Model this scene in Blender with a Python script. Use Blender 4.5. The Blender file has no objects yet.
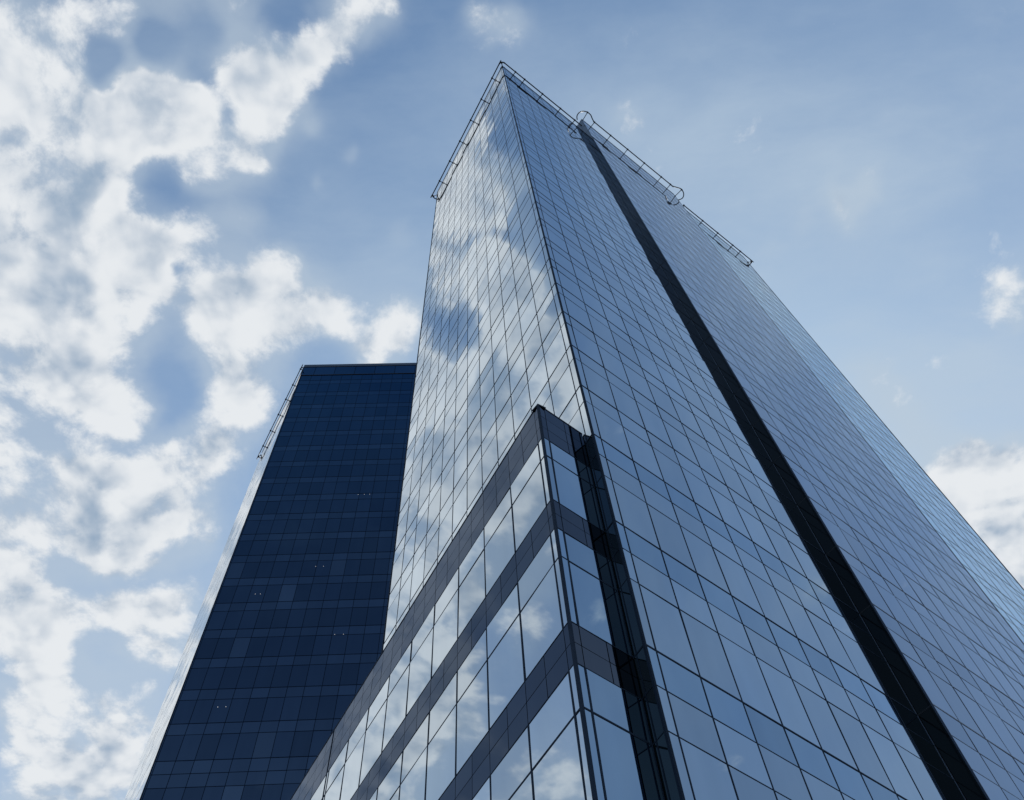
import bpy, math, random
from mathutils import Vector, Matrix

random.seed(7)
scene = bpy.context.scene
COL = scene.collection
R = math.radians
EYE = 1.6                                   # heights below are measured from eye level, then lifted by this

# ------------------------------------------------------------------ materials
def mat(name):
    m = bpy.data.materials.new(name); m.use_nodes = True
    nt = m.node_tree
    return m, nt, nt.nodes['Principled BSDF']

def add(nt, kind, **kw):
    n = nt.nodes.new(kind)
    for k, v in kw.items(): setattr(n, k, v)
    return n

def link(nt, a, b): nt.links.new(a, b)

def math_node(nt, op, a, b=None, c=None):
    n = add(nt, 'ShaderNodeMath', operation=op)
    for i, v in enumerate((a, b, c)):
        if v is None: continue
        if isinstance(v, (int, float)): n.inputs[i].default_value = v
        else: link(nt, v, n.inputs[i])
    return n.outputs[0]

def vec_node(nt, op, a, b=None, scale=None):
    n = add(nt, 'ShaderNodeVectorMath', operation=op)
    for i, v in enumerate((a, b)):
        if v is None: continue
        if isinstance(v, (tuple, list)): n.inputs[i].default_value = v
        else: link(nt, v, n.inputs[i])
    if scale is not None:
        if isinstance(scale, (int, float)): n.inputs['Scale'].default_value = scale
        else: link(nt, scale, n.inputs['Scale'])
    return n.outputs['Value'] if op in ('DOT_PRODUCT', 'LENGTH') else n.outputs[0]

def glass(name, base, ior, tint, rough=0.012, wave=0.0022, vary=0.35, grime=0.02, f0=None):
    """coated facade glass: dark room behind, a tinted mirror coating in front, slightly wavy"""
    m, nt, p = mat(name)
    oi = add(nt, 'ShaderNodeObjectInfo'); ge = add(nt, 'ShaderNodeNewGeometry')
    rnd = math_node(nt, 'FRACT', math_node(nt, 'ADD', oi.outputs['Random'], ge.outputs['Random Per Island']))
    tc = add(nt, 'ShaderNodeTexCoord')
    # a pane's own shade
    f = math_node(nt, 'MULTIPLY_ADD', rnd, vary, 1 - vary / 2)
    col = add(nt, 'ShaderNodeRGB'); col.outputs[0].default_value = (*base, 1)
    if f0 is None: link(nt, vec_node(nt, 'SCALE', col.outputs[0], scale=f), p.inputs['Base Color'])
    # dust streaks in the coating
    mp = add(nt, 'ShaderNodeMapping'); mp.inputs['Scale'].default_value = (1.7, 1.7, 0.22)
    link(nt, tc.outputs['Object'], mp.inputs['Vector'])
    nz = add(nt, 'ShaderNodeTexNoise'); nz.inputs['Scale'].default_value = 1.0; nz.inputs['Detail'].default_value = 5
    link(nt, mp.outputs[0], nz.inputs['Vector'])
    g = math_node(nt, 'MULTIPLY_ADD', nz.outputs['Fac'], 0.16, 0.90)
    t = math_node(nt, 'MULTIPLY', g, math_node(nt, 'MULTIPLY_ADD', rnd, 0.20, 0.835))
    tn = add(nt, 'ShaderNodeRGB'); tn.outputs[0].default_value = (*(f0 or tint), 1)
    if f0 is None: link(nt, vec_node(nt, 'SCALE', tn.outputs[0], scale=t), p.inputs['Specular Tint'])
    else:                                   # metal-oxide mirror coating: reflectance at normal incidence = f0
        link(nt, vec_node(nt, 'SCALE', tn.outputs[0], scale=t), p.inputs['Base Color'])
        p.inputs['Metallic'].default_value = 1.0; p.inputs['Specular Tint'].default_value = (*tint, 1)
    p.inputs['IOR'].default_value = ior
    link(nt, math_node(nt, 'MULTIPLY_ADD', nz.outputs['Fac'], grime, rough), p.inputs['Roughness'])
    # roller wave of toughened glass
    nw = add(nt, 'ShaderNodeTexNoise'); nw.inputs['Scale'].default_value = 0.55; nw.inputs['Detail'].default_value = 1.5
    link(nt, tc.outputs['Object'], nw.inputs['Vector'])
    off = vec_node(nt, 'SCALE', vec_node(nt, 'SUBTRACT', nw.outputs['Color'], (0.5, 0.5, 0.5)), scale=wave * 2)
    nrm = vec_node(nt, 'NORMALIZE', vec_node(nt, 'ADD', ge.outputs['Normal'], off))
    link(nt, nrm, p.inputs['Normal'])
    return m

def solid(name, base, rough, spec=0.5, metal=0.0, var=0.25, scale=3.0, ior=1.45):
    m, nt, p = mat(name)
    tc = add(nt, 'ShaderNodeTexCoord')
    nz = add(nt, 'ShaderNodeTexNoise'); nz.inputs['Scale'].default_value = scale; nz.inputs['Detail'].default_value = 6
    link(nt, tc.outputs['Object'], nz.inputs['Vector'])
    ge = add(nt, 'ShaderNodeNewGeometry')
    f = math_node(nt, 'MULTIPLY_ADD', nz.outputs['Fac'], var * 2, 1 - var)
    f = math_node(nt, 'MULTIPLY', f, math_node(nt, 'MULTIPLY_ADD', ge.outputs['Random Per Island'], var * .6, 1 - var * .3))
    c = add(nt, 'ShaderNodeRGB'); c.outputs[0].default_value = (*base, 1)
    link(nt, vec_node(nt, 'SCALE', c.outputs[0], scale=f), p.inputs['Base Color'])
    p.inputs['Roughness'].default_value = rough
    p.inputs['Specular IOR Level'].default_value = spec
    p.inputs['Metallic'].default_value = metal
    p.inputs['IOR'].default_value = ior
    return m

M = {}
M['tower_vision'] = glass('tower_vision_glass', (0, 0, 0), 1.5, (0.90, 0.95, 1.0), f0=(0.30, 0.39, 0.485))
M['tower_spandrel'] = glass('tower_spandrel_glass', (0, 0, 0), 1.5, (0.86, 0.93, 1.0), f0=(0.23, 0.335, 0.45))
M['slab_vision'] = glass('slab_vision_glass', (0, 0, 0), 1.5, (0.74, 0.82, 0.92), f0=(0.24, 0.295, 0.375))
M['slab_spandrel'] = glass('slab_spandrel_glass', (0, 0, 0), 1.5, (0.72, 0.80, 0.90), f0=(0.22, 0.275, 0.355))
M['side_sheen_vision'] = glass('side_sheen_vision_glass', (0, 0, 0), 1.5, (0.95, 0.98, 1.0), f0=(0.56, 0.63, 0.69))  # brighter glass for left faces: their strong cloud reflection is put into the colour
M['side_sheen_spandrel'] = glass('side_sheen_spandrel_glass', (0, 0, 0), 1.5, (0.92, 0.96, 1.0), f0=(0.50, 0.58, 0.66))
M['far_sheen'] = glass('far_sheen_glass', (0, 0, 0), 1.5, (0.90, 0.97, 1.0), f0=(0.42, 0.56, 0.70))  # paler copy of the tower glass: grazing reflection put into its colour
M['annex_vision'] = glass('annex_vision_glass', (0, 0, 0), 1.5, (0.90, 0.95, 1.0), f0=(0.26, 0.37, 0.49))
M['annex_band'] = glass('annex_band_glass', (0, 0, 0), 1.5, (0.52, 0.575, 0.67), f0=(0.094, 0.105, 0.125), rough=0.03, grime=0.03)
M['dark_vision'] = glass('dark_vision_glass', (0, 0, 0), 1.5, (0.50, 0.72, 1.0), f0=(0.036, 0.062, 0.108))
M['dark_spandrel'] = glass('dark_spandrel_glass', (0, 0, 0), 1.5, (0.52, 0.74, 1.0), f0=(0.046, 0.077, 0.130), rough=0.03)
M['dark_blind'] = glass('dark_blind_glass', (0, 0, 0), 1.5, (0.55, 0.75, 1.0), f0=(0.056, 0.090, 0.145), rough=0.05)
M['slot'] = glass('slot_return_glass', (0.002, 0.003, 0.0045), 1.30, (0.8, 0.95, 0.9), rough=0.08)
M['recess_shade'] = glass('recess_shade_glass', (0.005, 0.010, 0.012), 1.75, (0.75, 0.95, 0.95), rough=0.03)  # dark copy of the tower glass: shade of the inner corner put into colour
M['frame'] = solid('dark_aluminium', (0.022, 0.034, 0.055), 0.7, spec=0.05)
M['dark_frame'] = solid('navy_aluminium', (0.004, 0.013, 0.034), 0.7, spec=0.05)
M['soft_frame'] = solid('slate_aluminium', (0.040, 0.058, 0.095), 0.42)
M['coping'] = solid('grey_coping_metal', (0.10, 0.115, 0.14), 0.38, metal=0.4)
M['core'] = solid('dark_structure', (0.012, 0.015, 0.020), 0.8)
M['clad'] = solid('slate_cladding', (0.026, 0.036, 0.058), 0.32)
M['rail'] = solid('painted_steel_tube', (0.020, 0.026, 0.040), 0.45)
M['roof'] = solid('roof_membrane', (0.18, 0.18, 0.18), 0.9)
M['paving'] = solid('granite_paving', (0.26, 0.25, 0.24), 0.8, var=0.35, scale=8)
M['asphalt'] = solid('asphalt', (0.05, 0.05, 0.052), 0.9, var=0.3, scale=12)
lm, lnt, lp = mat('ceiling_downlight')
lp.inputs['Emission Color'].default_value = (1.0, 0.95, 0.85, 1); lp.inputs['Emission Strength'].default_value = 0.25
M['lamp'] = lm

# ------------------------------------------------------------------ mesh helpers
class Buf:
    def __init__(s): s.v = []; s.f = []; s.mi = []; s.mats = []
    def mslot(s, m):
        if m not in s.mats: s.mats.append(m)
        return s.mats.index(m)
    def quad(s, pts, m):
        b = len(s.v); s.v += [tuple(p) for p in pts]; s.f.append(tuple(range(b, b + len(pts)))); s.mi.append(s.mslot(m))
    def build(s, name, parent=None, origin=(0, 0, 0)):
        ox, oy, oz = origin
        me = bpy.data.meshes.new(name)
        me.from_pydata([(x - ox, y - oy, z - oz) for x, y, z in s.v], [], s.f)
        for m in s.mats: me.materials.append(M[m])
        me.polygons.foreach_set('material_index', s.mi)
        me.update()
        o = bpy.data.objects.new(name, me); COL.objects.link(o)
        if parent is not None: o.parent = parent
        return o

class Face:
    """a vertical facade plane: origin (x, y), running direction e, outward normal o"""
    def __init__(s, O, e, o): s.O = O; s.e = e; s.o = o; s.flip = (e[1] * o[0] - e[0] * o[1]) < 0
    def p(s, a, d, z): return (s.O[0] + a * s.e[0] + d * s.o[0], s.O[1] + a * s.e[1] + d * s.o[1], z + EYE)
    def quad(s, b, pts, m):
        q = [s.p(*x) for x in pts]
        b.quad(q[::-1] if s.flip else q, m)
    def rect(s, b, a0, a1, z0, z1, d, m): s.quad(b, [(a0, d, z0), (a1, d, z0), (a1, d, z1), (a0, d, z1)], m)
    def box(s, b, a0, a1, z0, z1, d0, d1, m):
        s.rect(b, a0, a1, z0, z1, d1, m)
        s.quad(b, [(a0, d0, z0), (a0, d1, z0), (a0, d1, z1), (a0, d0, z1)], m)
        s.quad(b, [(a1, d1, z0), (a1, d0, z0), (a1, d0, z1), (a1, d1, z1)], m)
        s.quad(b, [(a0, d0, z0), (a1, d0, z0), (a1, d1, z0), (a0, d1, z0)], m)
        s.quad(b, [(a0, d1, z1), (a1, d1, z1), (a1, d0, z1), (a0, d0, z1)], m)
    def pane(s, b, a0, a1, z0, z1, m, tilt):
        ta, tz = random.gauss(0, tilt), random.gauss(0, tilt)
        ac, zc = (a0 + a1) / 2, (z0 + z1) / 2
        d = lambda a, z: ta * (a - ac) + tz * (z - zc)
        c = [(a0, z0), (a1, z0), (a1, z1), (a0, z1)]
        b0 = len(b.v); k = b.mslot(m)
        b.v += [s.p(a, d(a, z), z) for a, z in c] + [s.p(a, -0.03, z) for a, z in c]
        fs = [(0, 1, 2, 3), (4, 5, 1, 0), (5, 6, 2, 1), (6, 7, 3, 2), (7, 4, 0, 3)]
        for f in fs:
            f = tuple(b0 + i for i in f)
            b.f.append(f[::-1] if s.flip else f); b.mi.append(k)

def prism(b, poly, z0, z1, m, cap=None):
    n = len(poly)
    area = sum(poly[i][0] * poly[(i + 1) % n][1] - poly[(i + 1) % n][0] * poly[i][1] for i in range(n))
    if area < 0: poly = poly[::-1]
    for i in range(n):
        (x0, y0), (x1, y1) = poly[i], poly[(i + 1) % n]
        b.quad([(x0, y0, z0 + EYE), (x1, y1, z0 + EYE), (x1, y1, z1 + EYE), (x0, y0, z1 + EYE)], m)
    b.quad([(x, y, z1 + EYE) for x, y in poly], cap or m)

def tube(b, pts, r, m, n=8, closed_ends=True):
    pts = [Vector(p) for p in pts]; rings = []; k = b.mslot(m)
    for i, p in enumerate(pts):
        t = (pts[min(i + 1, len(pts) - 1)] - pts[max(i - 1, 0)]).normalized()
        up = Vector((0, 0, 1)) if abs(t.z) < .9 else Vector((1, 0, 0))
        u = t.cross(up).normalized(); v = t.cross(u).normalized()
        base = len(b.v)
        for j in range(n):
            a = 2 * math.pi * j / n; b.v.append(tuple(p + u * math.cos(a) * r + v * math.sin(a) * r))
        rings.append(base)
    for i in range(len(rings) - 1):
        for j in range(n):
            b.f.append((rings[i] + j, rings[i] + (j + 1) % n, rings[i + 1] + (j + 1) % n, rings[i + 1] + j)); b.mi.append(k)
    if closed_ends:
        b.f.append(tuple(rings[0] + j for j in range(n))[::-1]); b.mi.append(k)
        b.f.append(tuple(rings[-1] + j for j in range(n))); b.mi.append(k)

def lerp(p, q, t): return (p[0] + (q[0] - p[0]) * t, p[1] + (q[1] - p[1]) * t)
def along(O, e, s): return (O[0] + e[0] * s, O[1] + e[1] * s)

def thing(name, label, cat, loc, group=None):
    o = bpy.data.objects.new(name, None); COL.objects.link(o)
    o.location = loc; o['label'] = label; o['category'] = cat
    o.empty_display_size = 1
    if group: o['group'] = group
    return o

# ------------------------------------------------------------------ camera
F_PX = 902.86
RIGHT = Vector((0.99581213, 0.08106521, -0.04226868)); UPV = Vector((0.09142325, -0.882989, 0.4604044)); FWD = Vector((0, 0.46234062, 0.8867024))
cam = bpy.data.cameras.new('camera'); cam_o = bpy.data.objects.new('camera', cam); COL.objects.link(cam_o)
cam.sensor_fit = 'HORIZONTAL'; cam.sensor_width = 36; cam.lens = 36 * F_PX / 1024
cam.clip_start = 0.1; cam.clip_end = 20000
cam_o.matrix_world = Matrix(((RIGHT.x, UPV.x, -FWD.x, 0), (RIGHT.y, UPV.y, -FWD.y, 0), (RIGHT.z, UPV.z, -FWD.z, EYE), (0, 0, 0, 1)))
scene.camera = cam_o
def project(p):
    v = Vector(p) - Vector((0, 0, EYE)); z = v.dot(FWD)
    if z < .1: return None
    return 512 + F_PX * v.dot(RIGHT) / z, 400 - F_PX * v.dot(UPV) / z

# ------------------------------------------------------------------ plan
def unit(deg): return (math.sin(R(deg)), math.cos(R(deg)))
Ld = unit(-33.4); Ad = unit(47.6); Dd = unit(85.4)
nA = (Ad[1], -Ad[0])                        # outward normals (towards the viewer)
nL = (-Ld[1], Ld[0])
nD = (Dd[1], -Dd[0])
P = (2.5384, 14.8750)                       # arris of the glass tower
Q = (0.8369, 13.9750)                       # arris of the annex
OD = (60.0 * unit(-28.8)[0], 60.0 * unit(-28.8)[1])   # arris of the dark tower
ROOF, ROOF_HI = 116.85, 123.0
SLOT, BAY_END, FAR = 13.08, 29.7, 43.86     # along Ad
PROUD = 0.62                                # how far the middle bay stands forward
LLEN = 17.58

class Curtain:
    """collects the window units of one building: the largest in view become parts, the rest one part"""
    def __init__(s, root, tilt): s.units = []; s.root = root; s.tilt = tilt
    def add(s, face, a0, a1, rows, fr, wv=0.036, wh=0.050, wt=0.026, proud=0.012, show=True, vert_proud=0.010):
        """rows: [(z_top, z_bottom, material, name)] from the top down, one storey"""
        s.units.append(dict(face=face, a0=a0, a1=a1, rows=rows, fr=fr, wv=wv, wh=wh, wt=wt, proud=proud, vp=vert_proud, show=show))
    def area(s, u):
        if not u['show']: return 0
        f = u['face']; zt, zb = u['rows'][0][0], u['rows'][-1][1]
        pts = [project(f.p(a, 0, z)) for a, z in ((u['a0'], zb), (u['a1'], zb), (u['a1'], zt), (u['a0'], zt))]
        if any(p is None for p in pts): return 0
        cx = sum(p[0] for p in pts) / 4; cy = sum(p[1] for p in pts) / 4
        ins = sum(0 <= p[0] <= 1024 and 0 <= p[1] <= 800 for p in pts)
        A = abs(sum(pts[i][0] * pts[(i + 1) % 4][1] - pts[(i + 1) % 4][0] * pts[i][1] for i in range(4))) / 2
        return A * (ins / 4 if not (0 <= cx <= 1024 and 0 <= cy <= 800) else 1)
    def frame(s, u, b):
        f, fr = u['face'], u['fr']; a0, a1 = u['a0'], u['a1']; h = u['wv'] / 2
        zt, zb = u['rows'][0][0], u['rows'][-1][1]; vp = u['vp']
        f.box(b, a0, a0 + h, zb, zt, -0.04, vp, fr); f.box(b, a1 - h, a1, zb, zt, -0.04, vp, fr)
        hh = u['wh'] / 2
        f.box(b, a0 + h, a1 - h, zt - hh, zt, -0.04, u['proud'], fr); f.box(b, a0 + h, a1 - h, zb, zb + hh, -0.04, u['proud'], fr)
        for r in u['rows'][:-1]:
            f.box(b, a0 + h, a1 - h, r[1] - u['wt'] / 2, r[1] + u['wt'] / 2, -0.04, vp * .8, fr)
    def panes(s, u):
        f = u['face']; h = u['wv'] / 2; n = len(u['rows'])
        for i, (zt, zb, m, name) in enumerate(u['rows']):
            t = u['wh'] / 2 if i == 0 else u['wt'] / 2
            bt = u['wh'] / 2 if i == n - 1 else u['wt'] / 2
            yield name, m, (u['a0'] + h, u['a1'] - h, zb + bt, zt - t)
    def finish(s, many=100, rest='glazing', extra=None):
        loc = s.root.location
        order = sorted(range(len(s.units)), key=lambda i: -s.area(s.units[i]))
        big = [i for i in order[:many] if s.area(s.units[i]) > 0]
        for i in big:
            u = s.units[i]
            b = Buf(); s.frame(u, b)
            w = b.build('window', s.root, loc)
            for name, m, (a0, a1, z0, z1) in s.panes(u):
                c = Buf(); u['face'].pane(c, a0, a1, z0, z1, m, s.tilt)
                c.build(name, w, loc)
        rem = [i for i in range(len(s.units)) if i not in set(big)]
        if rem:
            b = Buf()
            for i in rem:
                u = s.units[i]; s.frame(u, b)
                for name, m, (a0, a1, z0, z1) in s.panes(u): u['face'].pane(b, a0, a1, z0, z1, m, s.tilt)
            o = b.build(rest, s.root, loc); o['kind'] = 'stuff'

def mullions(first, step, end):
    out = [0.0, first]
    while out[-1] + step < end - 0.25: out.append(out[-1] + step)
    out.append(end)
    return out

# storeys of the glass tower, heights from eye level
LOW = [-1.6, 1.0, 5.90, 10.83, 15.78, 20.74, 25.66]
HIGH = [25.66 + 3.6 * k for k in range(0, 26)]
def storeys(vis, sp, top):
    out = []
    lv = LOW
    for k in range(len(lv) - 1):
        zb, zt = lv[k], lv[k + 1]
        if zt - zb < 3: out.append([(zt, zb, vis, 'vision_pane')])
        else: out.append([(zt, zt - 1.25, sp, 'spandrel_pane'), (zt - 1.25, zt - 2.53, vis, 'transom_pane'), (zt - 2.53, zb, vis, 'vision_pane')])
    z = 25.66
    while z + 3.6 < top - 0.05:
        out.append([(z + 3.6, z + 2.37, vis, 'spandrel_pane'), (z + 2.37, z, vis, 'vision_pane')]); z += 3.6
    out.append([(top - 0.06, z, sp, 'parapet_pane')])
    return out

# ------------------------------------------------------------------ the glass tower
tower = thing('glass_tower', 'tall glass tower with bright cloud-mirroring side, long blue side and dark vertical slot', 'building', (P[0], P[1], 0))
TL = tower.location
FA = Face(P, Ad, nA); FL = Face(P, Ld, nL)
FB = Face(along(P, nA, PROUD), Ad, nA)

core = Buf()
ins = 0.14
def inset(s, t): return along(along(P, Ad, s), Ld, t)
# dark floors and cores behind the glass
prism(core, [inset(ins, ins), inset(SLOT + .3, ins), inset(SLOT + .3, LLEN - .02), inset(ins, LLEN - .02)], -1.6, ROOF - .25, 'core', 'roof')
prism(core, [inset(SLOT + .3, ins), inset(FAR - ins, ins), inset(FAR - ins, LLEN - .02), inset(SLOT + .3, LLEN - .02)], -1.6, ROOF_HI - .25, 'core', 'roof')
bb = along(P, nA, PROUD - ins)
prism(core, [along(bb, Ad, SLOT + .14), along(bb, Ad, BAY_END - .14), inset(BAY_END - .14, ins + .01), inset(SLOT + .14, ins + .01)], -1.6, ROOF_HI - .25, 'core', 'roof')
core.build('core_wall', tower, TL)

cur = Curtain(tower, 0.0021)
mA = mullions(0.36, 1.413, SLOT)
mL = mullions(0.36, 1.435, LLEN)
mB = [SLOT + (BAY_END - SLOT) * k / 12 for k in range(13)]
mC = [BAY_END + (FAR - BAY_END) * k / 10 for k in range(11)]
stA = storeys('tower_vision', 'tower_spandrel', ROOF)
stB = storeys('slab_vision', 'slab_spandrel', ROOF_HI)
stC = storeys('far_sheen', 'far_sheen', ROOF_HI)
SIDE_SHEEN = {'tower_vision': 'side_sheen_vision', 'tower_spandrel': 'side_sheen_spandrel'}  # side face swaps to the copies with extra reflection in their colour
def podium_hidden(k): return False
for rows in stA:
    for k in range(len(mA) - 1): cur.add(FA, mA[k], mA[k + 1], rows, 'frame')
    hid = rows[0][0] < 26 
    side = [(a, c, SIDE_SHEEN[m], n) for a, c, m, n in rows]
    low = side if not hid else [(a, c, 'recess_shade', n) for a, c, m, n in rows]  # corner strip beside the annex is darkened by its glass colour
    for k in range(len(mL) - 1): cur.add(FL, mL[k], mL[k + 1], low if k < 2 else side, 'frame', show=not hid)
for rows in stB:
    for k in range(12): cur.add(FB, mB[k], mB[k + 1], rows, 'soft_frame', wv=.026, wh=.06, wt=.024)
for rows in stC:
    for k in range(10): cur.add(FA, mC[k], mC[k + 1], rows, 'soft_frame', wv=.035, wh=.06, wt=.03, show=False)
cur.finish(100, 'glazing')

# returns of the forward bay (the dark slot) and the wall above the lower roof
FR = Face(along(P, Ad, SLOT), nA, (-Ad[0], -Ad[1]))
b = Buf()
lv = [r[0][0] for r in stB]
zb = -1.6
for zt in lv:
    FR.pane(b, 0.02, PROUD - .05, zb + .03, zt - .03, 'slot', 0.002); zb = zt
b.build('slot_wall', tower, TL)
b = Buf()
for zt in lv[:-1]: FR.box(b, 0.02, PROUD - .05, zt - .03, zt + .03, -.03, .004, 'core')
FR.box(b, PROUD - .05, PROUD - .002, -1.6, ROOF_HI - .02, -.03, .012, 'soft_frame')
FA.box(b, SLOT - .055, SLOT - .03, -1.6, ROOF - .07, -.03, .012, 'coping')
b.build('slot_frame', tower, TL)
FR2 = Face(along(P, Ad, BAY_END), nA, Ad)
b = Buf(); zb = -1.6
for zt in lv:
    FR2.pane(b, 0.02, PROUD - .03, zb + .03, zt - .03, 'slab_vision', 0.002); zb = zt
b.build('bay_side_wall', tower, TL)
FS = Face(along(P, Ad, SLOT + .02), (-nA[0], -nA[1]), (-Ad[0], -Ad[1]))
b = Buf()
for j in range(9): 
    FS.box(b, 0.0 + j * 1.9 + .01, (j + 1) * 1.9 - .01, ROOF + .05, ROOF_HI - .08, -.06, 0, 'clad')
b.build('upper_side_wall', tower, TL)
# arris and end posts
b = Buf()
FA.box(b, -0.012, 0.03, -1.6, ROOF - .06, -.06, .010, 'frame'); FL.box(b, -0.0, 0.028, -1.6, ROOF - .06, -.06, .011, 'frame')
b.build('corner_post', tower, TL)
b = Buf(); FL.box(b, LLEN - .01, LLEN + .07, -1.6, ROOF - .06, -.3, .03, 'frame'); b.build('corner_post', tower, TL)
b = Buf(); FA.box(b, FAR - .01, FAR + .07, -1.6, ROOF_HI - .06, -.3, .03, 'soft_frame'); b.build('corner_post', tower, TL)
b = Buf(); FB.box(b, BAY_END - .005, BAY_END + .04, -1.6, ROOF_HI - .06, -.2, .02, 'soft_frame'); b.build('corner_post', tower, TL)
# copings
b = Buf()
FA.box(b, -.03, SLOT - .01, ROOF - .06, ROOF, -.4, .04, 'soft_frame'); FL.box(b, 0.0, LLEN + .07, ROOF - .06, ROOF + .002, -.4, .04, 'soft_frame')
b.build('roof_coping', tower, TL)
b = Buf()
FB.box(b, SLOT - .02, BAY_END + .04, ROOF_HI - .06, ROOF_HI, -.4, .04, 'soft_frame'); FA.box(b, BAY_END + .05, FAR + .07, ROOF_HI - .06, ROOF_HI, -.4, .04, 'soft_frame')
b.build('roof_coping', tower, TL)
# back and far side walls
b = Buf()
back = along(P, Ld, LLEN)
FBK = Face(back, Ad, (-nA[0], -nA[1]))
FBK.box(b, 0, SLOT + .3, -1.6, ROOF - .1, -.1, 0, 'clad'); FBK.box(b, SLOT + .3, FAR, -1.6, ROOF_HI - .1, -.1, 0.01, 'clad')
b.build('back_wall', tower, TL)
b = Buf(); Face(along(P, Ad, FAR), Ld, Ad).box(b, 0.02, LLEN, -1.6, ROOF_HI - .1, -.1, 0, 'clad'); b.build('end_wall', tower, TL)

# ------------------------------------------------------------------ the low annex in front
annex = thing('glass_annex', 'low glass annex with grey spandrel bands wedged against the base of the tall tower', 'building', (Q[0], Q[1], 0))
NL = annex.location
ALEN = 31.0
GL = Face(Q, Ld, nL); GR = Face(Q, Ad, nA)
RW = 1.94
TOP = 26.36
core = Buf()
def qi(s, t): return along(along(Q, Ad, s), Ld, t)
prism(core, [qi(ins, ins), qi(RW - .03, ins), qi(RW - .03, ALEN - .02), qi(ins, ALEN - .02)], -1.6, TOP - .2, 'core', 'roof')
core.build('core_wall', annex, NL)
cur = Curtain(annex, 0.0030)
mGL = mullions(0.28, 1.79, ALEN)
mGR = [0, .27, RW - .02]
fl = [1.0, 5.90, 10.83, 15.78, 20.74, 25.66]
for k in range(len(fl) - 1):
    zt, zb = fl[k + 1], fl[k]
    topv = zt - 1.30 if k < len(fl) - 2 else 24.20
    rows = [(topv, zt - 2.55, 'annex_vision', 'transom_pane'), (zt - 2.55, zb, 'annex_vision', 'vision_pane')]
    for face, ms in ((GL, mGL), (GR, mGR)):
        for j in range(len(ms) - 1):
            cur.add(face, ms[j], ms[j + 1], [(a, c, 'side_sheen_vision', n) for a, c, m, n in rows] if face is GL else rows, 'frame', wv=.055, wh=.04, wt=.05, proud=.010, vert_proud=.010)
cur.finish(100, 'glazing')
# spandrel bands: small flush panels with open joints
def band(face, ms, half, z0, z1, nrows, length):
    b = Buf()
    cuts = [0.0]
    for j in range(len(ms) - 1):
        a, c = ms[j], ms[j + 1]
        if c - a > 1.2 and half: cuts += [(a + c) / 2, c]
        else: cuts.append(c)
    for j in range(len(cuts) - 1):
        for r in range(nrows):
            za = z0 + (z1 - z0) * r / nrows; zc = z0 + (z1 - z0) * (r + 1) / nrows
            face.pane(b, cuts[j] + .012, cuts[j + 1] - .012, za + .011, zc - .011, 'annex_band', .003)
    return b.build('spandrel_band', annex, NL)
for k in range(len(fl) - 1):
    zt = fl[k + 1]
    z0, z1, nr = (24.20, TOP - .07, 3) if k == len(fl) - 2 else (zt - 1.30, zt, 2)
    band(GL, mGL, True, z0, z1, nr, ALEN); band(GR, mGR, True, z0, z1, nr, RW)
b = Buf(); GL.box(b, 0, ALEN, -1.6, 1.0, -.1, 0, 'clad'); GR.box(b, 0, RW - .02, -1.6, 1.0, -.1, .002, 'clad'); b.build('plinth_wall', annex, NL)
b = Buf()
GL.box(b, -.01, ALEN, TOP - .07, TOP, -.3, .012, 'frame'); GR.box(b, -.012, RW - .03, TOP - .07, TOP + .002, -.3, .012, 'frame')
b.build('roof_coping', annex, NL)
b = Buf(); GL.box(b, .0, .032, -1.6, TOP - .07, -.06, .016, 'frame'); GR.box(b, -.016, .04, -1.6, TOP - .07, -.06, .017, 'frame'); b.build('corner_post', annex, NL)
b = Buf(); GL.box(b, 16.59, 16.64, -1.6, TOP - .07, -.04, .018, 'frame'); b.build('movement_joint', annex, NL)
b = Buf(); Face(along(Q, Ld, ALEN), Ad, Ld).box(b, 0, RW - .03, -1.6, TOP - .1, -.1, 0, 'clad'); b.build('end_wall', annex, NL)

# ------------------------------------------------------------------ the dark tower
dark = thing('dark_tower', 'dark navy glass tower of the same height standing behind the low annex', 'building', (OD[0], OD[1], 0))
DL_ = dark.location
DW, DDEP, DROOF = 27.0, 15.9, 117.4
HF = Face(OD, Dd, nD); HL = Face(OD, Ld, nL)
def di(s, t): return along(along(OD, Dd, s), Ld, t)
core = Buf(); prism(core, [di(.16, .14), di(DW - .1, .14), di(DW - .1, DDEP - .1), di(.12, DDEP - .1)], -1.6, DROOF - .2, 'core', 'roof'); core.build('core_wall', dark, DL_)
lev = [58.9 + 3.56 * k for k in range(-3, 16)]          # tops of the spandrel strips
st = []
z = lev[0]
st.append([(z, z - 1.2, 'dark_spandrel', 'spandrel_pane'), (z - 1.2, z - 2.4, 'dark_spandrel', 'transom_pane'), (z - 2.4, z - 4.9, 'dark_vision', 'vision_pane')])
z -= 4.9
while z - 4.9 > -1:
    st.append([(z, z - 1.2, 'dark_spandrel', 'spandrel_pane'), (z - 1.2, z - 2.4, 'dark_spandrel', 'transom_pane'), (z - 2.4, z - 4.9, 'dark_vision', 'vision_pane')]); z -= 4.9
st.append([(z, -1.6, 'dark_vision', 'vision_pane')])
for k in range(1, len(lev)):
    st.append([(lev[k], lev[k] - 1.12, 'dark_spandrel', 'spandrel_pane'), (lev[k] - 1.12, lev[k - 1], 'dark_vision', 'vision_pane')])
st.append([(113.95, lev[-1], 'dark_vision', 'vision_pane')])
cur = Curtain(dark, 0.002)
mD = mullions(.15, 1.4, DW)
mDL = mullions(.36, 1.41, DDEP)
blind = {}
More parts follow.
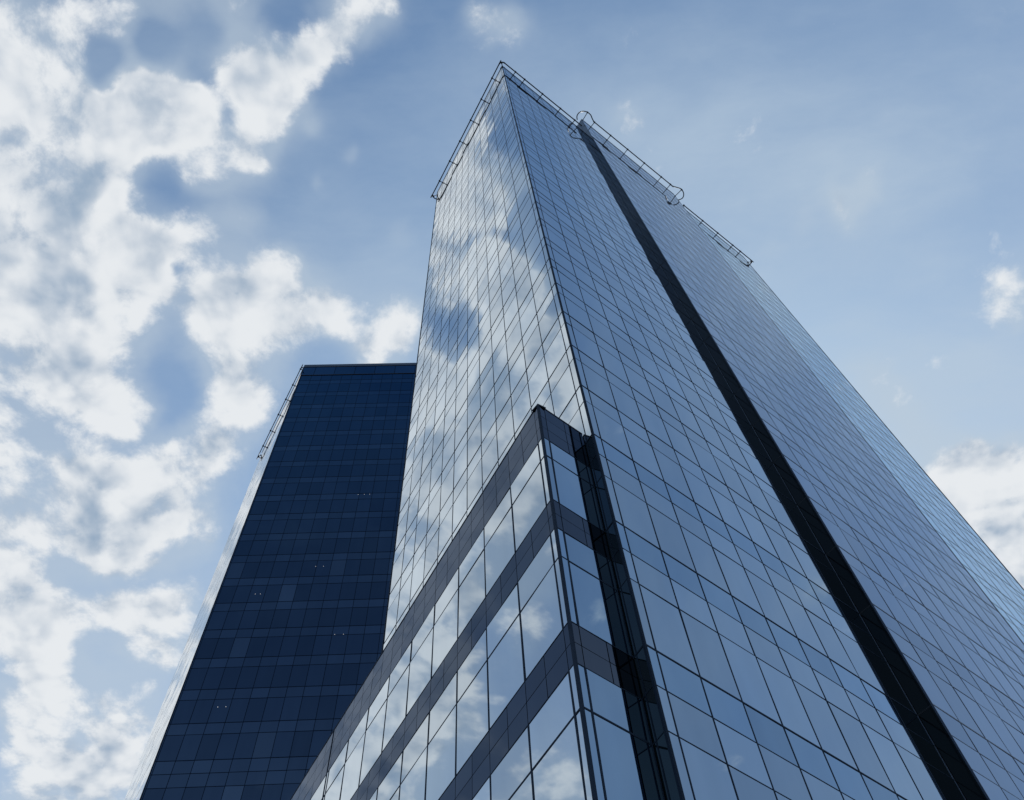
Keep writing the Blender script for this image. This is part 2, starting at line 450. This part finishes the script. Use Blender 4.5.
for i, rows in enumerate(st):
    for k in range(len(mD) - 1):
        rr = rows
        if random.random() < 0.07 and rows[0][0] < 80:
            rr = [(a, c, 'dark_blind' if n == 'vision_pane' else m, n) for a, c, m, n in rows]
        pr = project(HF.p(mD[k], 0, rows[0][0]))
        vis = k < 11 and pr and pr[0] < 415
        if vis and pr[1] > 640 and pr[0] > 385 - (pr[1] - 640) * .66: vis = False
        cur.add(HF, mD[k], mD[k + 1], rr, 'dark_frame', wv=.045, wh=.06, wt=.05, show=bool(vis))
    for k in range(len(mDL) - 1): cur.add(HL, mDL[k], mDL[k + 1], [(a, c, {'dark_vision': 'side_sheen_vision', 'dark_spandrel': 'side_sheen_spandrel'}[m], n) for a, c, m, n in rows], 'soft_frame', wv=.02, wh=.04, wt=.02, show=False, proud=.001, vert_proud=.001)  # left face: same glass seen edge-on, its bright reflection put into the colour
cur.finish(100, 'glazing')
b = Buf()
seams = [0.0, 1.75]
while seams[-1] + 2.8 < DW: seams.append(seams[-1] + 2.8)
seams.append(DW)
for j in range(len(seams) - 1): HF.pane(b, seams[j] + .03, seams[j + 1] - .03, 114.0, 116.6, 'dark_spandrel', .001)
for j in range(6): HL.pane(b, j * 2.65 + .03, (j + 1) * 2.65 - .03, 114.0, 116.6, 'side_sheen_spandrel', .001)
b.build('parapet_panel', dark, DL_)
b = Buf(); HF.box(b, 0, DW, 113.9, 114.02, -.1, .06, 'core'); HF.box(b, 0, DW, 116.6, 116.68, -.1, .04, 'core'); b.build('parapet_seam', dark, DL_)
b = Buf(); HF.box(b, -.02, DW, 116.68, DROOF, -.4, .03, 'soft_frame'); HL.box(b, -.0, DDEP, 116.68, DROOF + .002, -.4, .03, 'soft_frame'); b.build('roof_coping', dark, DL_)
b = Buf(); HF.box(b, -.04, .05, -1.6, 116.68, -.08, .03, 'frame'); HL.box(b, 0, .06, -1.6, 116.68, -.08, .033, 'coping'); b.build('corner_post', dark, DL_)
b = Buf(); Face(along(OD, Dd, DW), Ld, Dd).box(b, .02, DDEP, -1.6, DROOF - .3, -.1, 0, 'clad'); b.build('end_wall', dark, DL_)
b = Buf(); Face(along(OD, Ld, DDEP), Dd, Ld).box(b, 0.02, DW, -1.6, DROOF - .3, -.1, 0, 'clad'); b.build('back_wall', dark, DL_)
# small ceiling lamps glowing behind a few panes
for (a0, z, n) in ((11.2, 83.6, 3), (8.6, 71.1, 2), (3.4, 67.2, 2), (11.6, 61.4, 2), (3.4, 53.4, 2)):
    for j in range(n):
        b = Buf(); a = a0 + j * .62 + random.uniform(-.12, .12)
        pts = [(a + .035 * math.cos(t * math.pi / 4), .012, z + .035 * math.sin(t * math.pi / 4)) for t in range(8)]
        HF.quad(b, pts, 'lamp'); pts2 = [(x, -.02, y) for x, _d, y in pts]
        for t in range(8):
            q, w = pts[t], pts[(t + 1) % 8]; HF.quad(b, [(w[0], .012, w[2]), (q[0], .012, q[2]), (q[0], -.02, q[2]), (w[0], -.02, w[2])], 'lamp')
        b.build('ceiling_lamp', dark, DL_)

# ------------------------------------------------------------------ window cleaning rails below the roof edges
def smooth(pts, n=6):
    out = []
    for i in range(len(pts) - 1):
        p0 = pts[max(i - 1, 0)]; p1 = pts[i]; p2 = pts[i + 1]; p3 = pts[min(i + 2, len(pts) - 1)]
        for k in range(n):
            t = k / n
            out.append(tuple(0.5 * ((2 * p1[j]) + (-p0[j] + p2[j]) * t + (2 * p0[j] - 5 * p1[j] + 4 * p2[j] - p3[j]) * t * t + (-p0[j] + 3 * p1[j] - 3 * p2[j] + p3[j]) * t ** 3) for j in range(3)))
    out.append(pts[-1]); return out

def rail(label, origin, path, struts, r=0.07):
    t = thing('cleaning_rail', label, 'rail', origin, 'window cleaning rails under the roof edges')
    b = Buf(); tube(b, path, r, 'rail'); b.build('rail_tube', t, t.location)
    for p, q in struts:
        b = Buf(); tube(b, [p, q], .05, 'rail')
        d = (Vector(q) - Vector(p)).normalized()
        tube(b, [Vector(q) - d * .0 + Vector((0, 0, -.12)), Vector(q) + Vector((0, 0, .12))], .12, 'rail')
        tube(b, [Vector(p), Vector(p) + d * .05], .12, 'rail')
        b.build('bracket', t, t.location)
ZA, ZB, ZC, ZD = 115.3, 122.0, 120.6, 116.1
# bright side and blue side, round the arris
d = .55
path = [FL.p(LLEN - .3, -.0 + d, 115.6)]
path = [along(P, Ld, LLEN + .55)]
pts = [(*along(along(P, Ld, LLEN + .5), nL, -.35), ZA + EYE), (*along(along(P, Ld, LLEN + .55), nL, .15), ZA + EYE), FL.p(LLEN + .25, d, ZA)]
corner = [FL.p(.0, d, ZA), (*along(along(P, nL, .48), nA, .48), ZA + EYE), FA.p(.0, d, ZA)]
path = smooth(pts + [FL.p(LLEN - .8, d, ZA), FL.p(.8, d, ZA)] + corner + [FA.p(.8, d, ZA), FA.p(SLOT - 1.0, d, ZA)], 5)
struts = [(FL.p(s, .02, ZA), FL.p(s, d, ZA)) for s in (1.69, 4.48, 7.3, 10.2, 13.0, 15.85)]
struts += [(FA.p(s, .02, ZA), FA.p(s, d, ZA)) for s in (1.55, 2.97, 5.75, 8.6, 10.9)]
struts += [(P + (ZA + EYE,), (*along(along(P, nL, .42), nA, .42), ZA + EYE))]
e = along(P, Ld, LLEN); struts += [((*e, ZA + EYE), (*along(along(e, nL, .35), Ld, .42), ZA + EYE))]
rail('dark tube rail running round the sharp pointed roof corner of the glass tower', (*along(P, nA, d), ZA + EYE), path, struts)
# forward bay with a bulb round each corner
d = .8
def bp(s, q): return FB.p(s, q, ZB)
pts = [bp(SLOT - .62, -.35), bp(SLOT - .95, .0), bp(SLOT - 1.0, .5), bp(SLOT - .7, .95), bp(SLOT - .2, 1.2), bp(SLOT + .4, 1.2), bp(SLOT + .85, .98), bp(SLOT + 1.4, d), bp(SLOT + 2.4, d), bp(BAY_END - 2.2, d), bp(BAY_END - 1.3, d), bp(BAY_END - .7, 1.0), bp(BAY_END, 1.22), bp(BAY_END + .7, .98), bp(BAY_END + 1.0, .45), bp(BAY_END + .75, -.1), bp(BAY_END + .35, -.3)]
path = smooth(pts, 6)
struts = [(bp(s, .02), bp(s, d)) for s in (SLOT + 1.4, 17.3, 20.3, 23.3, 26.4, BAY_END - 1.6)]
struts += [(bp(SLOT, .02), bp(SLOT - .15, 1.2)), (bp(BAY_END, .02), bp(BAY_END + .12, 1.2)), (bp(BAY_END + .04, -.3), bp(BAY_END + .5, -.25))]
rail('dark tube rail with a round bulb at each end, beside the dark slot', bp(SLOT + 1.4, d), path, struts)
# last stretch
d = .5
pts = [FA.p(BAY_END + 1.3, d, ZC), FA.p(FAR - .4, d, ZC), FA.p(FAR + .1, d - .05, ZC), FA.p(FAR + .45, .25, ZC), FA.p(FAR + .5, -.3, ZC)]
path = smooth(pts, 5)
struts = [(FA.p(s, .02, ZC), FA.p(s, d, ZC)) for s in (BAY_END + 1.35, 34.6, 37.5, 40.4, 41.9)] + [(FA.p(FAR, .0, ZC), FA.p(FAR + .4, .3, ZC))]
rail('short dark tube rail at the far end of the long blue roof edge', FA.p(34, d, ZC), path, struts)
# dark tower
d = .32
pts = [HL.p(-.2, .1, ZD), HL.p(.05, d - .05, ZD), HL.p(.6, d, ZD), HL.p(DDEP - .3, d, ZD), HL.p(DDEP + .2, d - .05, ZD), HL.p(DDEP + .5, .1, ZD), HL.p(DDEP + .45, -.4, ZD)]
path = smooth(pts, 5)
struts = [(HL.p(s, .02, ZD), HL.p(s, d, ZD)) for s in (.2, 3.0, 5.6, 8.4, 11.4, 14.3)] + [(HL.p(DDEP, 0, ZD), HL.p(DDEP + .4, .2, ZD))]
rail('dark tube rail along the roof edge of the dark navy tower', HL.p(.6, d, ZD), path, struts, .06)

# ------------------------------------------------------------------ ground
b = Buf(); b.quad([(-4000, -4000, 0), (4000, -4000, 0), (4000, 4000, 0), (-4000, 4000, 0)], 'asphalt')
g = b.build('ground'); g['kind'] = 'structure'
b = Buf()
x0, x1, y0, y1, h = -60, 70, -14, 90, .12
b.quad([(x0, y0, h), (x1, y0, h), (x1, y1, h), (x0, y1, h)], 'paving')
for a, c in (((x0, y0), (x1, y0)), ((x1, y0), (x1, y1)), ((x1, y1), (x0, y1)), ((x0, y1), (x0, y0))):
    b.quad([(*a, 0), (*c, 0), (*c, h), (*a, h)], 'paving')
g = b.build('pavement'); g['kind'] = 'structure'

# ------------------------------------------------------------------ sky, clouds, sun
SUN_AZ, SUN_EL = 14.0, 46.0
world = bpy.data.worlds.new('World'); scene.world = world; world.cycles.sampling_method = 'MANUAL'; world.cycles.sample_map_resolution = 256; world.use_nodes = True
nt = world.node_tree; nt.nodes.clear()
out = add(nt, 'ShaderNodeOutputWorld'); bg = add(nt, 'ShaderNodeBackground'); link(nt, bg.outputs[0], out.inputs[0])
bg.inputs['Strength'].default_value = 0.10
sky = add(nt, 'ShaderNodeTexSky'); sky.sky_type = 'NISHITA'; sky.sun_disc = False
sky.sun_elevation = R(SUN_EL); sky.sun_rotation = R(SUN_AZ)
sky.air_density = 1.0; sky.dust_density = 1.0; sky.ozone_density = 0.8; sky.altitude = 200
tc = add(nt, 'ShaderNodeTexCoord')
dirv = vec_node(nt, 'NORMALIZE', tc.outputs['Generated'])
sep = add(nt, 'ShaderNodeSeparateXYZ'); link(nt, dirv, sep.inputs[0])
inv = math_node(nt, 'DIVIDE', 1.0, math_node(nt, 'ADD', math_node(nt, 'MAXIMUM', sep.outputs['Z'], 0.02), 0.12))
pc = add(nt, 'ShaderNodeCombineXYZ')
link(nt, math_node(nt, 'MULTIPLY', sep.outputs['X'], inv), pc.inputs[0]); link(nt, math_node(nt, 'MULTIPLY', sep.outputs['Y'], inv), pc.inputs[1])
pc.inputs[2].default_value = 3.7
plane = pc.outputs[0]

def noise(vec, scale, detail, rough=0.55, lac=2.0, dist=0.0, out='Fac'):
    n = add(nt, 'ShaderNodeTexNoise'); n.inputs['Scale'].default_value = scale; n.inputs['Detail'].default_value = detail
    n.inputs['Roughness'].default_value = rough; n.inputs['Lacunarity'].default_value = lac; n.inputs['Distortion'].default_value = dist
    link(nt, vec, n.inputs['Vector']); return n.outputs[out]

warp = vec_node(nt, 'SCALE', vec_node(nt, 'SUBTRACT', noise(plane, 4.0, 3, out='Color'), (0.5, 0.5, 0.5)), scale=0.07)
pw = vec_node(nt, 'ADD', plane, warp)
# where the cloud banks stand: azimuth, elevation, spread (degrees), amount
BANKS = [(-75.0,63.0,1.6,0.7), (-73.6,64.9,1.7,0.8), (-70.7,66.4,1.9,0.85), (-67.7,68.4,1.7,0.8), (-69.7,70.5,1.3,0.6), (-65.8,66.6,1.6,0.7), (-71.0,62.7,1.6,0.75), (-67.8,61.0,1.7,0.8),
         (-65.7,63.7,1.9,0.85), (-62.4,64.8,1.6,0.5), (-62.4,60.1,2.1,0.85), (-58.5,62.5,2.3,0.9), (-52.3,63.4,1.9,0.8), (-53.1,65.1,1.5,0.6), (-50.5,67.2,1.4,0.65), (-46.1,68.8,1.0,0.5),
         (-55.8,59.7,2.3,0.9), (-50.0,61.2,1.8,0.8), (-56.3,56.6,1.9,0.85), (-52.6,57.4,1.6,0.6), (-62.2,58.0,1.4,0.7), (-49.5,59.2,1.6,0.6), (-48.9,55.7,1.6,0.75), (-45.1,55.9,1.7,0.75),
         (-51.5,55.5,1.1,0.5), (-42.3,55.5,1.0,0.5), (-36.8,65.7,2.4,0.95), (-42.7,65.3,1.8,0.8), (-30.1,67.0,1.7,0.8), (-37.4,68.0,1.2,0.6), (-40.4,63.1,1.8,0.85), (-34.9,63.4,2.0,0.85),
         (-26.7,65.9,1.1,0.5), (-38.6,60.4,1.5,0.75), (-33.4,59.7,2.0,0.8), (-34.4,57.4,1.8,0.8), (-35.6,55.5,1.6,0.7), (-17.4,65.9,1.9,0.85), (-20.6,64.7,1.4,0.6), (-15.6,67.3,1.2,0.5),
         (-59.3,83.5,1.2,0.75), (-59.2,81.4,1.3,0.75), (-61.7,79.2,1.3,0.7), (-71.1,79.3,1.1,0.5), (-63.8,76.0,1.2,0.7), (-61.9,74.5,1.0,0.65), (-57.3,76.1,1.0,0.65), (-53.6,74.4,0.9,0.55),
         (-54.3,72.5,0.9,0.55), (-55.1,69.9,1.0,0.65), (-56.5,68.5,0.7,0.5), (-50.4,72.5,0.7,0.5), (-63.3,71.0,0.8,0.55), (-72.0,75.6,0.5,0.3), (-35.1,76.1,0.5,0.45), (-38.3,73.2,0.5,0.42),
         (-46.2,76.0,0.7,0.4), (-20.3,72.6,1.0,0.34), (-85.4,65.2,1.1,0.38), (-82.3,66.5,1.2,0.36), (-82.3,70.7,1.0,0.38), (-80.9,64.1,1.0,0.42), (-79.6,65.7,0.8,0.34), (-78.8,69.3,0.7,0.3),
         (-83.6,68.7,0.8,0.3), (-77.5,64.4,0.8,-0.35), (-75.1,70.7,0.9,-0.4), (-48.5,50.0,1.5,0.55), (-44.9,50.2,1.8,0.8), (-42.6,51.7,1.8,0.75), (-40.2,50.2,2.0,0.85), (-37.2,52.4,2.0,0.85),
         (-37.2,54.7,1.6,0.7), (-35.9,49.6,1.8,0.8), (-33.5,51.5,1.6,0.7), (-39.4,48.3,1.5,0.65), (-43.4,48.7,1.4,0.6), (-46.1,48.7,1.2,0.6), (-43.5,44.4,1.5,0.8), (-40.8,43.0,1.7,0.8),
         (-40.4,44.9,1.1,0.6), (-37.4,45.2,1.3,0.75), (-35.5,46.1,1.0,0.55), (-31.8,47.3,1.3,0.75), (-33.1,46.4,1.0,0.5), (-38.2,42.6,1.5,0.65), (-39.5,40.5,1.7,0.8), (-35.9,41.0,1.6,0.7),
         (-37.3,38.5,1.6,0.75), (-33.4,38.9,1.9,0.85), (-34.0,36.5,1.9,0.85), (-30.8,38.0,1.5,0.75), (-36.3,35.6,1.3,0.6), (-31.0,42.2,1.3,0.45), (-33.2,44.6,1.2,0.4), (-30.8,44.6,1.1,0.4),
         (-75.8,68.2,1.1,-0.7), (-76.0,74.1,1.3,-0.8), (-75.9,71.4,1.0,-0.7), (-76.0,65.7,0.7,-0.4), (-69.9,72.5,0.8,-0.5), (-62.2,72.8,0.6,-0.3), (-49.1,64.4,0.6,-0.5), (-43.0,58.9,0.8,-0.2),
         (-40.2,56.2,0.8,-0.3), (-49.9,78.1,1.0,-0.3), (-44.1,46.7,0.8,-0.3), (-72.5,72.6,1.4,-0.7), (-64.4,72.6,0.9,-0.5), (-77.9,71.2,1.1,-0.6), (-76.5,68.6,1.0,-0.6), (-29.6,45.4,1.6,0.5),
         (-32.7,41.3,1.5,0.5), (-29.2,40.4,1.4,0.5), (-43.2,46.6,1.0,0.5), (-33.9,44.4,1.2,0.4), (-29.0,37.3,1.5,0.5), (53.3,53.2,1.3,0.66), (55.6,53.2,1.0,0.6), (52.0,52.0,0.9,0.5),
         (41.4,46.7,1.9,0.9), (38.9,46.6,1.4,0.7), (39.6,44.8,1.8,0.9), (44.4,47.1,1.2,0.65), (40.4,48.6,1.0,0.55), (41.5,44.5,1.8,0.85), (38.9,43.5,1.6,0.8), (38.9,41.2,2.0,0.9),
         (39.0,47.9,0.9,0.5), (42.7,48.8,0.7,0.4), (39.6,54.7,1.5,0.42), (40.1,52.5,1.3,0.42), (40.0,50.3,1.1,0.42), (52.4,63.0,1.0,0.66), (55.3,62.5,0.8,0.55), (52.7,64.1,0.7,0.5),
         (38.2,76.1,1.0,0.5), (16.2,85.2,1.2,0.66), (28.7,84.2,0.9,0.5), (-1.1,85.8,0.8,0.45), (34.7,49.9,1.1,0.3), (48.0,64.6,0.8,0.3), (41.5,64.6,1.2,0.3)]
BANKS += [(-50, 41, 4, .8), (-55, 47, 5, .8), (-47, 47, 3.5, .6), (-68, 38, 3, .8), (-64, 37, 2, .6), (-59, 52, 3, .6), (-66, 50, 2.5, .45),
          (-65, 62.5, 3.5, .9), (-72, 60, 3.5, .9), (-77, 62, 3, .9), (-71, 66, 2.8, .8), (-64, 70, 2.2, .6), (-55, 71, 2.5, .6), (-56, 58, 4, .7), (-73, 82, 1.6, .8), (-70.5, 78.8, 1.7, -1.0), (-59, 68, 2.4, -.75), (-64, 67.5, 1.3, -.6), (-73, 67.5, 0.9, -.7), (-62, 47, 1.6, -.5), (-66, 74.5, 2.4, .6),
          (-58, 76, 2.4, .7), (-74, 71, 2.4, .8), (-78, 74, 2.2, .6), (-64, 78.5, 1.6, .5), (-80, 77, 2, .5), (70, 46.5, 1.2, .55), (-80, 55, 4, .7), (-88, 62, 5, .6), (-52, 52, 4, .5), (-61, 45, 3, .5), (-57, 39, 4, .7), (-63, 57, 3, .5), (-69, 55, 3, .5), (-60, 69, 2, .4), (-68, 71, 2, .4)]
wdir = vec_node(nt, 'NORMALIZE', vec_node(nt, 'ADD', dirv, vec_node(nt, 'SCALE', vec_node(nt, 'SUBTRACT', noise(plane, 12.0, 3, out='Color'), (0.5, 0.5, 0.5)), scale=0.05)))
cover = None
for az, el, sp, amt in BANKS:
    c = (math.sin(R(az)) * math.cos(R(el)), math.cos(R(az)) * math.cos(R(el)), math.sin(R(el)))
    k = 2.0 / (R(sp * 1.12) ** 2)
    e = math_node(nt, 'EXPONENT', math_node(nt, 'MULTIPLY_ADD', vec_node(nt, 'DOT_PRODUCT', wdir, c), k, -k))
    cover = math_node(nt, 'MULTIPLY', e, amt) if cover is None else math_node(nt, 'MULTIPLY_ADD', e, amt, cover)
cover = math_node(nt, 'MINIMUM', math_node(nt, 'MULTIPLY_ADD', cover, 1.03, -0.16), 1.2)

def puffs(vec, detail):
    """fractal cauliflower: noise with rounded cells"""
    v = add(nt, 'ShaderNodeTexVoronoi', feature='F1', voronoi_dimensions='2D'); v.inputs['Scale'].default_value = 11; v.inputs['Detail'].default_value = 1.5
    v.inputs['Roughness'].default_value = 0.5; link(nt, vec, v.inputs['Vector'])
    n = noise(vec, 8.0, detail, 0.62)
    fine = noise(vec, 30.0, max(detail - 3, 0), 0.68)
    return math_node(nt, 'MULTIPLY_ADD', fine, 0.42, math_node(nt, 'MULTIPLY_ADD', v.outputs['Distance'], -0.34, math_node(nt, 'ADD', n, -0.065)))
f1 = puffs(pw, 9)
sx, sy = math.sin(R(SUN_AZ)), math.cos(R(SUN_AZ))
f2 = puffs(vec_node(nt, 'ADD', pw, (sx * .03, sy * .03, 0.0)), 4)
dens = math_node(nt, 'ADD', math_node(nt, 'MULTIPLY', math_node(nt, 'SUBTRACT', f1, 0.5), 2.6), cover)
mr = add(nt, 'ShaderNodeMapRange', interpolation_type='SMOOTHSTEP'); link(nt, dens, mr.inputs['Value'])
mr.inputs['From Min'].default_value = 0.20; mr.inputs['From Max'].default_value = 0.86
alpha = mr.outputs[0]
halo = add(nt, 'ShaderNodeMapRange', interpolation_type='SMOOTHSTEP')
link(nt, math_node(nt, 'MULTIPLY_ADD', math_node(nt, 'SUBTRACT', noise(pw, 6.0, 7, 0.6), 0.5), 1.5, cover), halo.inputs['Value'])
halo.inputs['From Min'].default_value = -0.15; halo.inputs['From Max'].default_value = 0.75; halo.inputs['To Max'].default_value = 0.52
# back-lit clouds: bright thin rims, greyer where the cloud is deep
lit = math_node(nt, 'MULTIPLY_ADD', math_node(nt, 'SUBTRACT', f1, f2), 3.4, 0.94)
lit = math_node(nt, 'ADD', lit, math_node(nt, 'MULTIPLY_ADD', noise(vec_node(nt, 'ADD', pw, (4.3, 2.2, 6.1)), 5.5, 4), 1.4, -0.76))
thick = add(nt, 'ShaderNodeMapRange', interpolation_type='SMOOTHSTEP'); link(nt, dens, thick.inputs['Value']); thick.inputs['From Min'].default_value = 0.80; thick.inputs['From Max'].default_value = 1.5
lit = math_node(nt, 'SUBTRACT', lit, math_node(nt, 'MULTIPLY', thick.outputs[0], 0.42))
cl = add(nt, 'ShaderNodeMapRange', interpolation_type='SMOOTHSTEP'); link(nt, lit, cl.inputs['Value'])
cl.inputs['From Min'].default_value = -0.35; cl.inputs['From Max'].default_value = 1.30
ccol = add(nt, 'ShaderNodeMix', data_type='RGBA'); link(nt, cl.outputs[0], ccol.inputs['Factor'])
CS = 1 / 0.10 / 1.5
ccol.inputs['A'].default_value = (0.30 * CS, 0.40 * CS, 0.53 * CS, 1); ccol.inputs['B'].default_value = (0.79 * CS, 0.82 * CS, 0.85 * CS, 1)
# thin high veil
veil = noise(vec_node(nt, 'MULTIPLY', pw, (1.0, 2.2, 1.0)), 1.6, 7, 0.6)
vr = add(nt, 'ShaderNodeMapRange', interpolation_type='SMOOTHSTEP'); link(nt, veil, vr.inputs['Value'])
vr.inputs['From Min'].default_value = 0.36; vr.inputs['From Max'].default_value = 0.72; vr.inputs['To Min'].default_value = 0.02; vr.inputs['To Max'].default_value = 0.34
VEILS = [(45, 62, 13, .46), (40, 46, 10, .70), (30, 72, 9, .22), (-22, 68, 9, .28), (-40, 47, 12, .36), (-70, 64, 9, .20), (80, 47, 12, .22), (75, 66, 10, .14)]
vsum = None
for az, el, sp, amt in VEILS:
    c = (math.sin(R(az)) * math.cos(R(el)), math.cos(R(az)) * math.cos(R(el)), math.sin(R(el)))
    k = 2.0 / (R(sp) ** 2)
    e = math_node(nt, 'EXPONENT', math_node(nt, 'MULTIPLY_ADD', vec_node(nt, 'DOT_PRODUCT', wdir, c), k, -k))
    vsum = math_node(nt, 'MULTIPLY', e, amt) if vsum is None else math_node(nt, 'MULTIPLY_ADD', e, amt, vsum)
vsum = math_node(nt, 'MULTIPLY', vsum, math_node(nt, 'MULTIPLY_ADD', veil, 1.3, 0.35))
vfac = math_node(nt, 'MINIMUM', math_node(nt, 'ADD', vr.outputs[0], vsum), 0.85)
m1 = add(nt, 'ShaderNodeMix', data_type='RGBA'); link(nt, vfac, m1.inputs['Factor']); link(nt, vec_node(nt, 'MULTIPLY', sky.outputs[0], (0.57, 0.81, 0.93)), m1.inputs['A'])
m1.inputs['B'].default_value = (0.46 * CS, 0.57 * CS, 0.69 * CS, 1)
hz = add(nt, 'ShaderNodeMapRange', interpolation_type='SMOOTHSTEP'); link(nt, sep.outputs['Z'], hz.inputs['Value'])
hz.inputs['From Min'].default_value = 0.98; hz.inputs['From Max'].default_value = 0.45; hz.inputs['To Min'].default_value = 0.0; hz.inputs['To Max'].default_value = 0.55
mh = add(nt, 'ShaderNodeMix', data_type='RGBA'); link(nt, hz.outputs[0], mh.inputs['Factor']); link(nt, m1.outputs['Result'], mh.inputs['A'])
mh.inputs['B'].default_value = (0.52 * CS, 0.615 * CS, 0.745 * CS, 1)
mc = add(nt, 'ShaderNodeMix', data_type='RGBA'); link(nt, halo.outputs[0], mc.inputs['Factor']); link(nt, mh.outputs['Result'], mc.inputs['A'])
mc.inputs['B'].default_value = (0.50 * CS, 0.59 * CS, 0.68 * CS, 1)
m2 = add(nt, 'ShaderNodeMix', data_type='RGBA'); link(nt, alpha, m2.inputs['Factor']); link(nt, mc.outputs['Result'], m2.inputs['A']); link(nt, ccol.outputs['Result'], m2.inputs['B'])
link(nt, m2.outputs['Result'], bg.inputs['Color'])

sun = bpy.data.lights.new('sun', 'SUN'); sun.energy = 3.0; sun.angle = R(0.5); sun.color = (1.0, 0.95, 0.88)
so = bpy.data.objects.new('sun', sun); COL.objects.link(so)
sd = Vector((math.sin(R(SUN_AZ)) * math.cos(R(SUN_EL)), math.cos(R(SUN_AZ)) * math.cos(R(SUN_EL)), math.sin(R(SUN_EL))))
so.rotation_euler = sd.to_track_quat('Z', 'Y').to_euler(); so.location = sd * 300

scene.view_settings.view_transform = 'Standard'; scene.view_settings.look = 'None'
scene.view_settings.exposure = 0.6; scene.view_settings.gamma = 1
scene.render.engine = 'CYCLES'
scene.cycles.max_bounces = 8; scene.cycles.glossy_bounces = 6; scene.cycles.diffuse_bounces = 2
scene.cycles.use_denoising = True
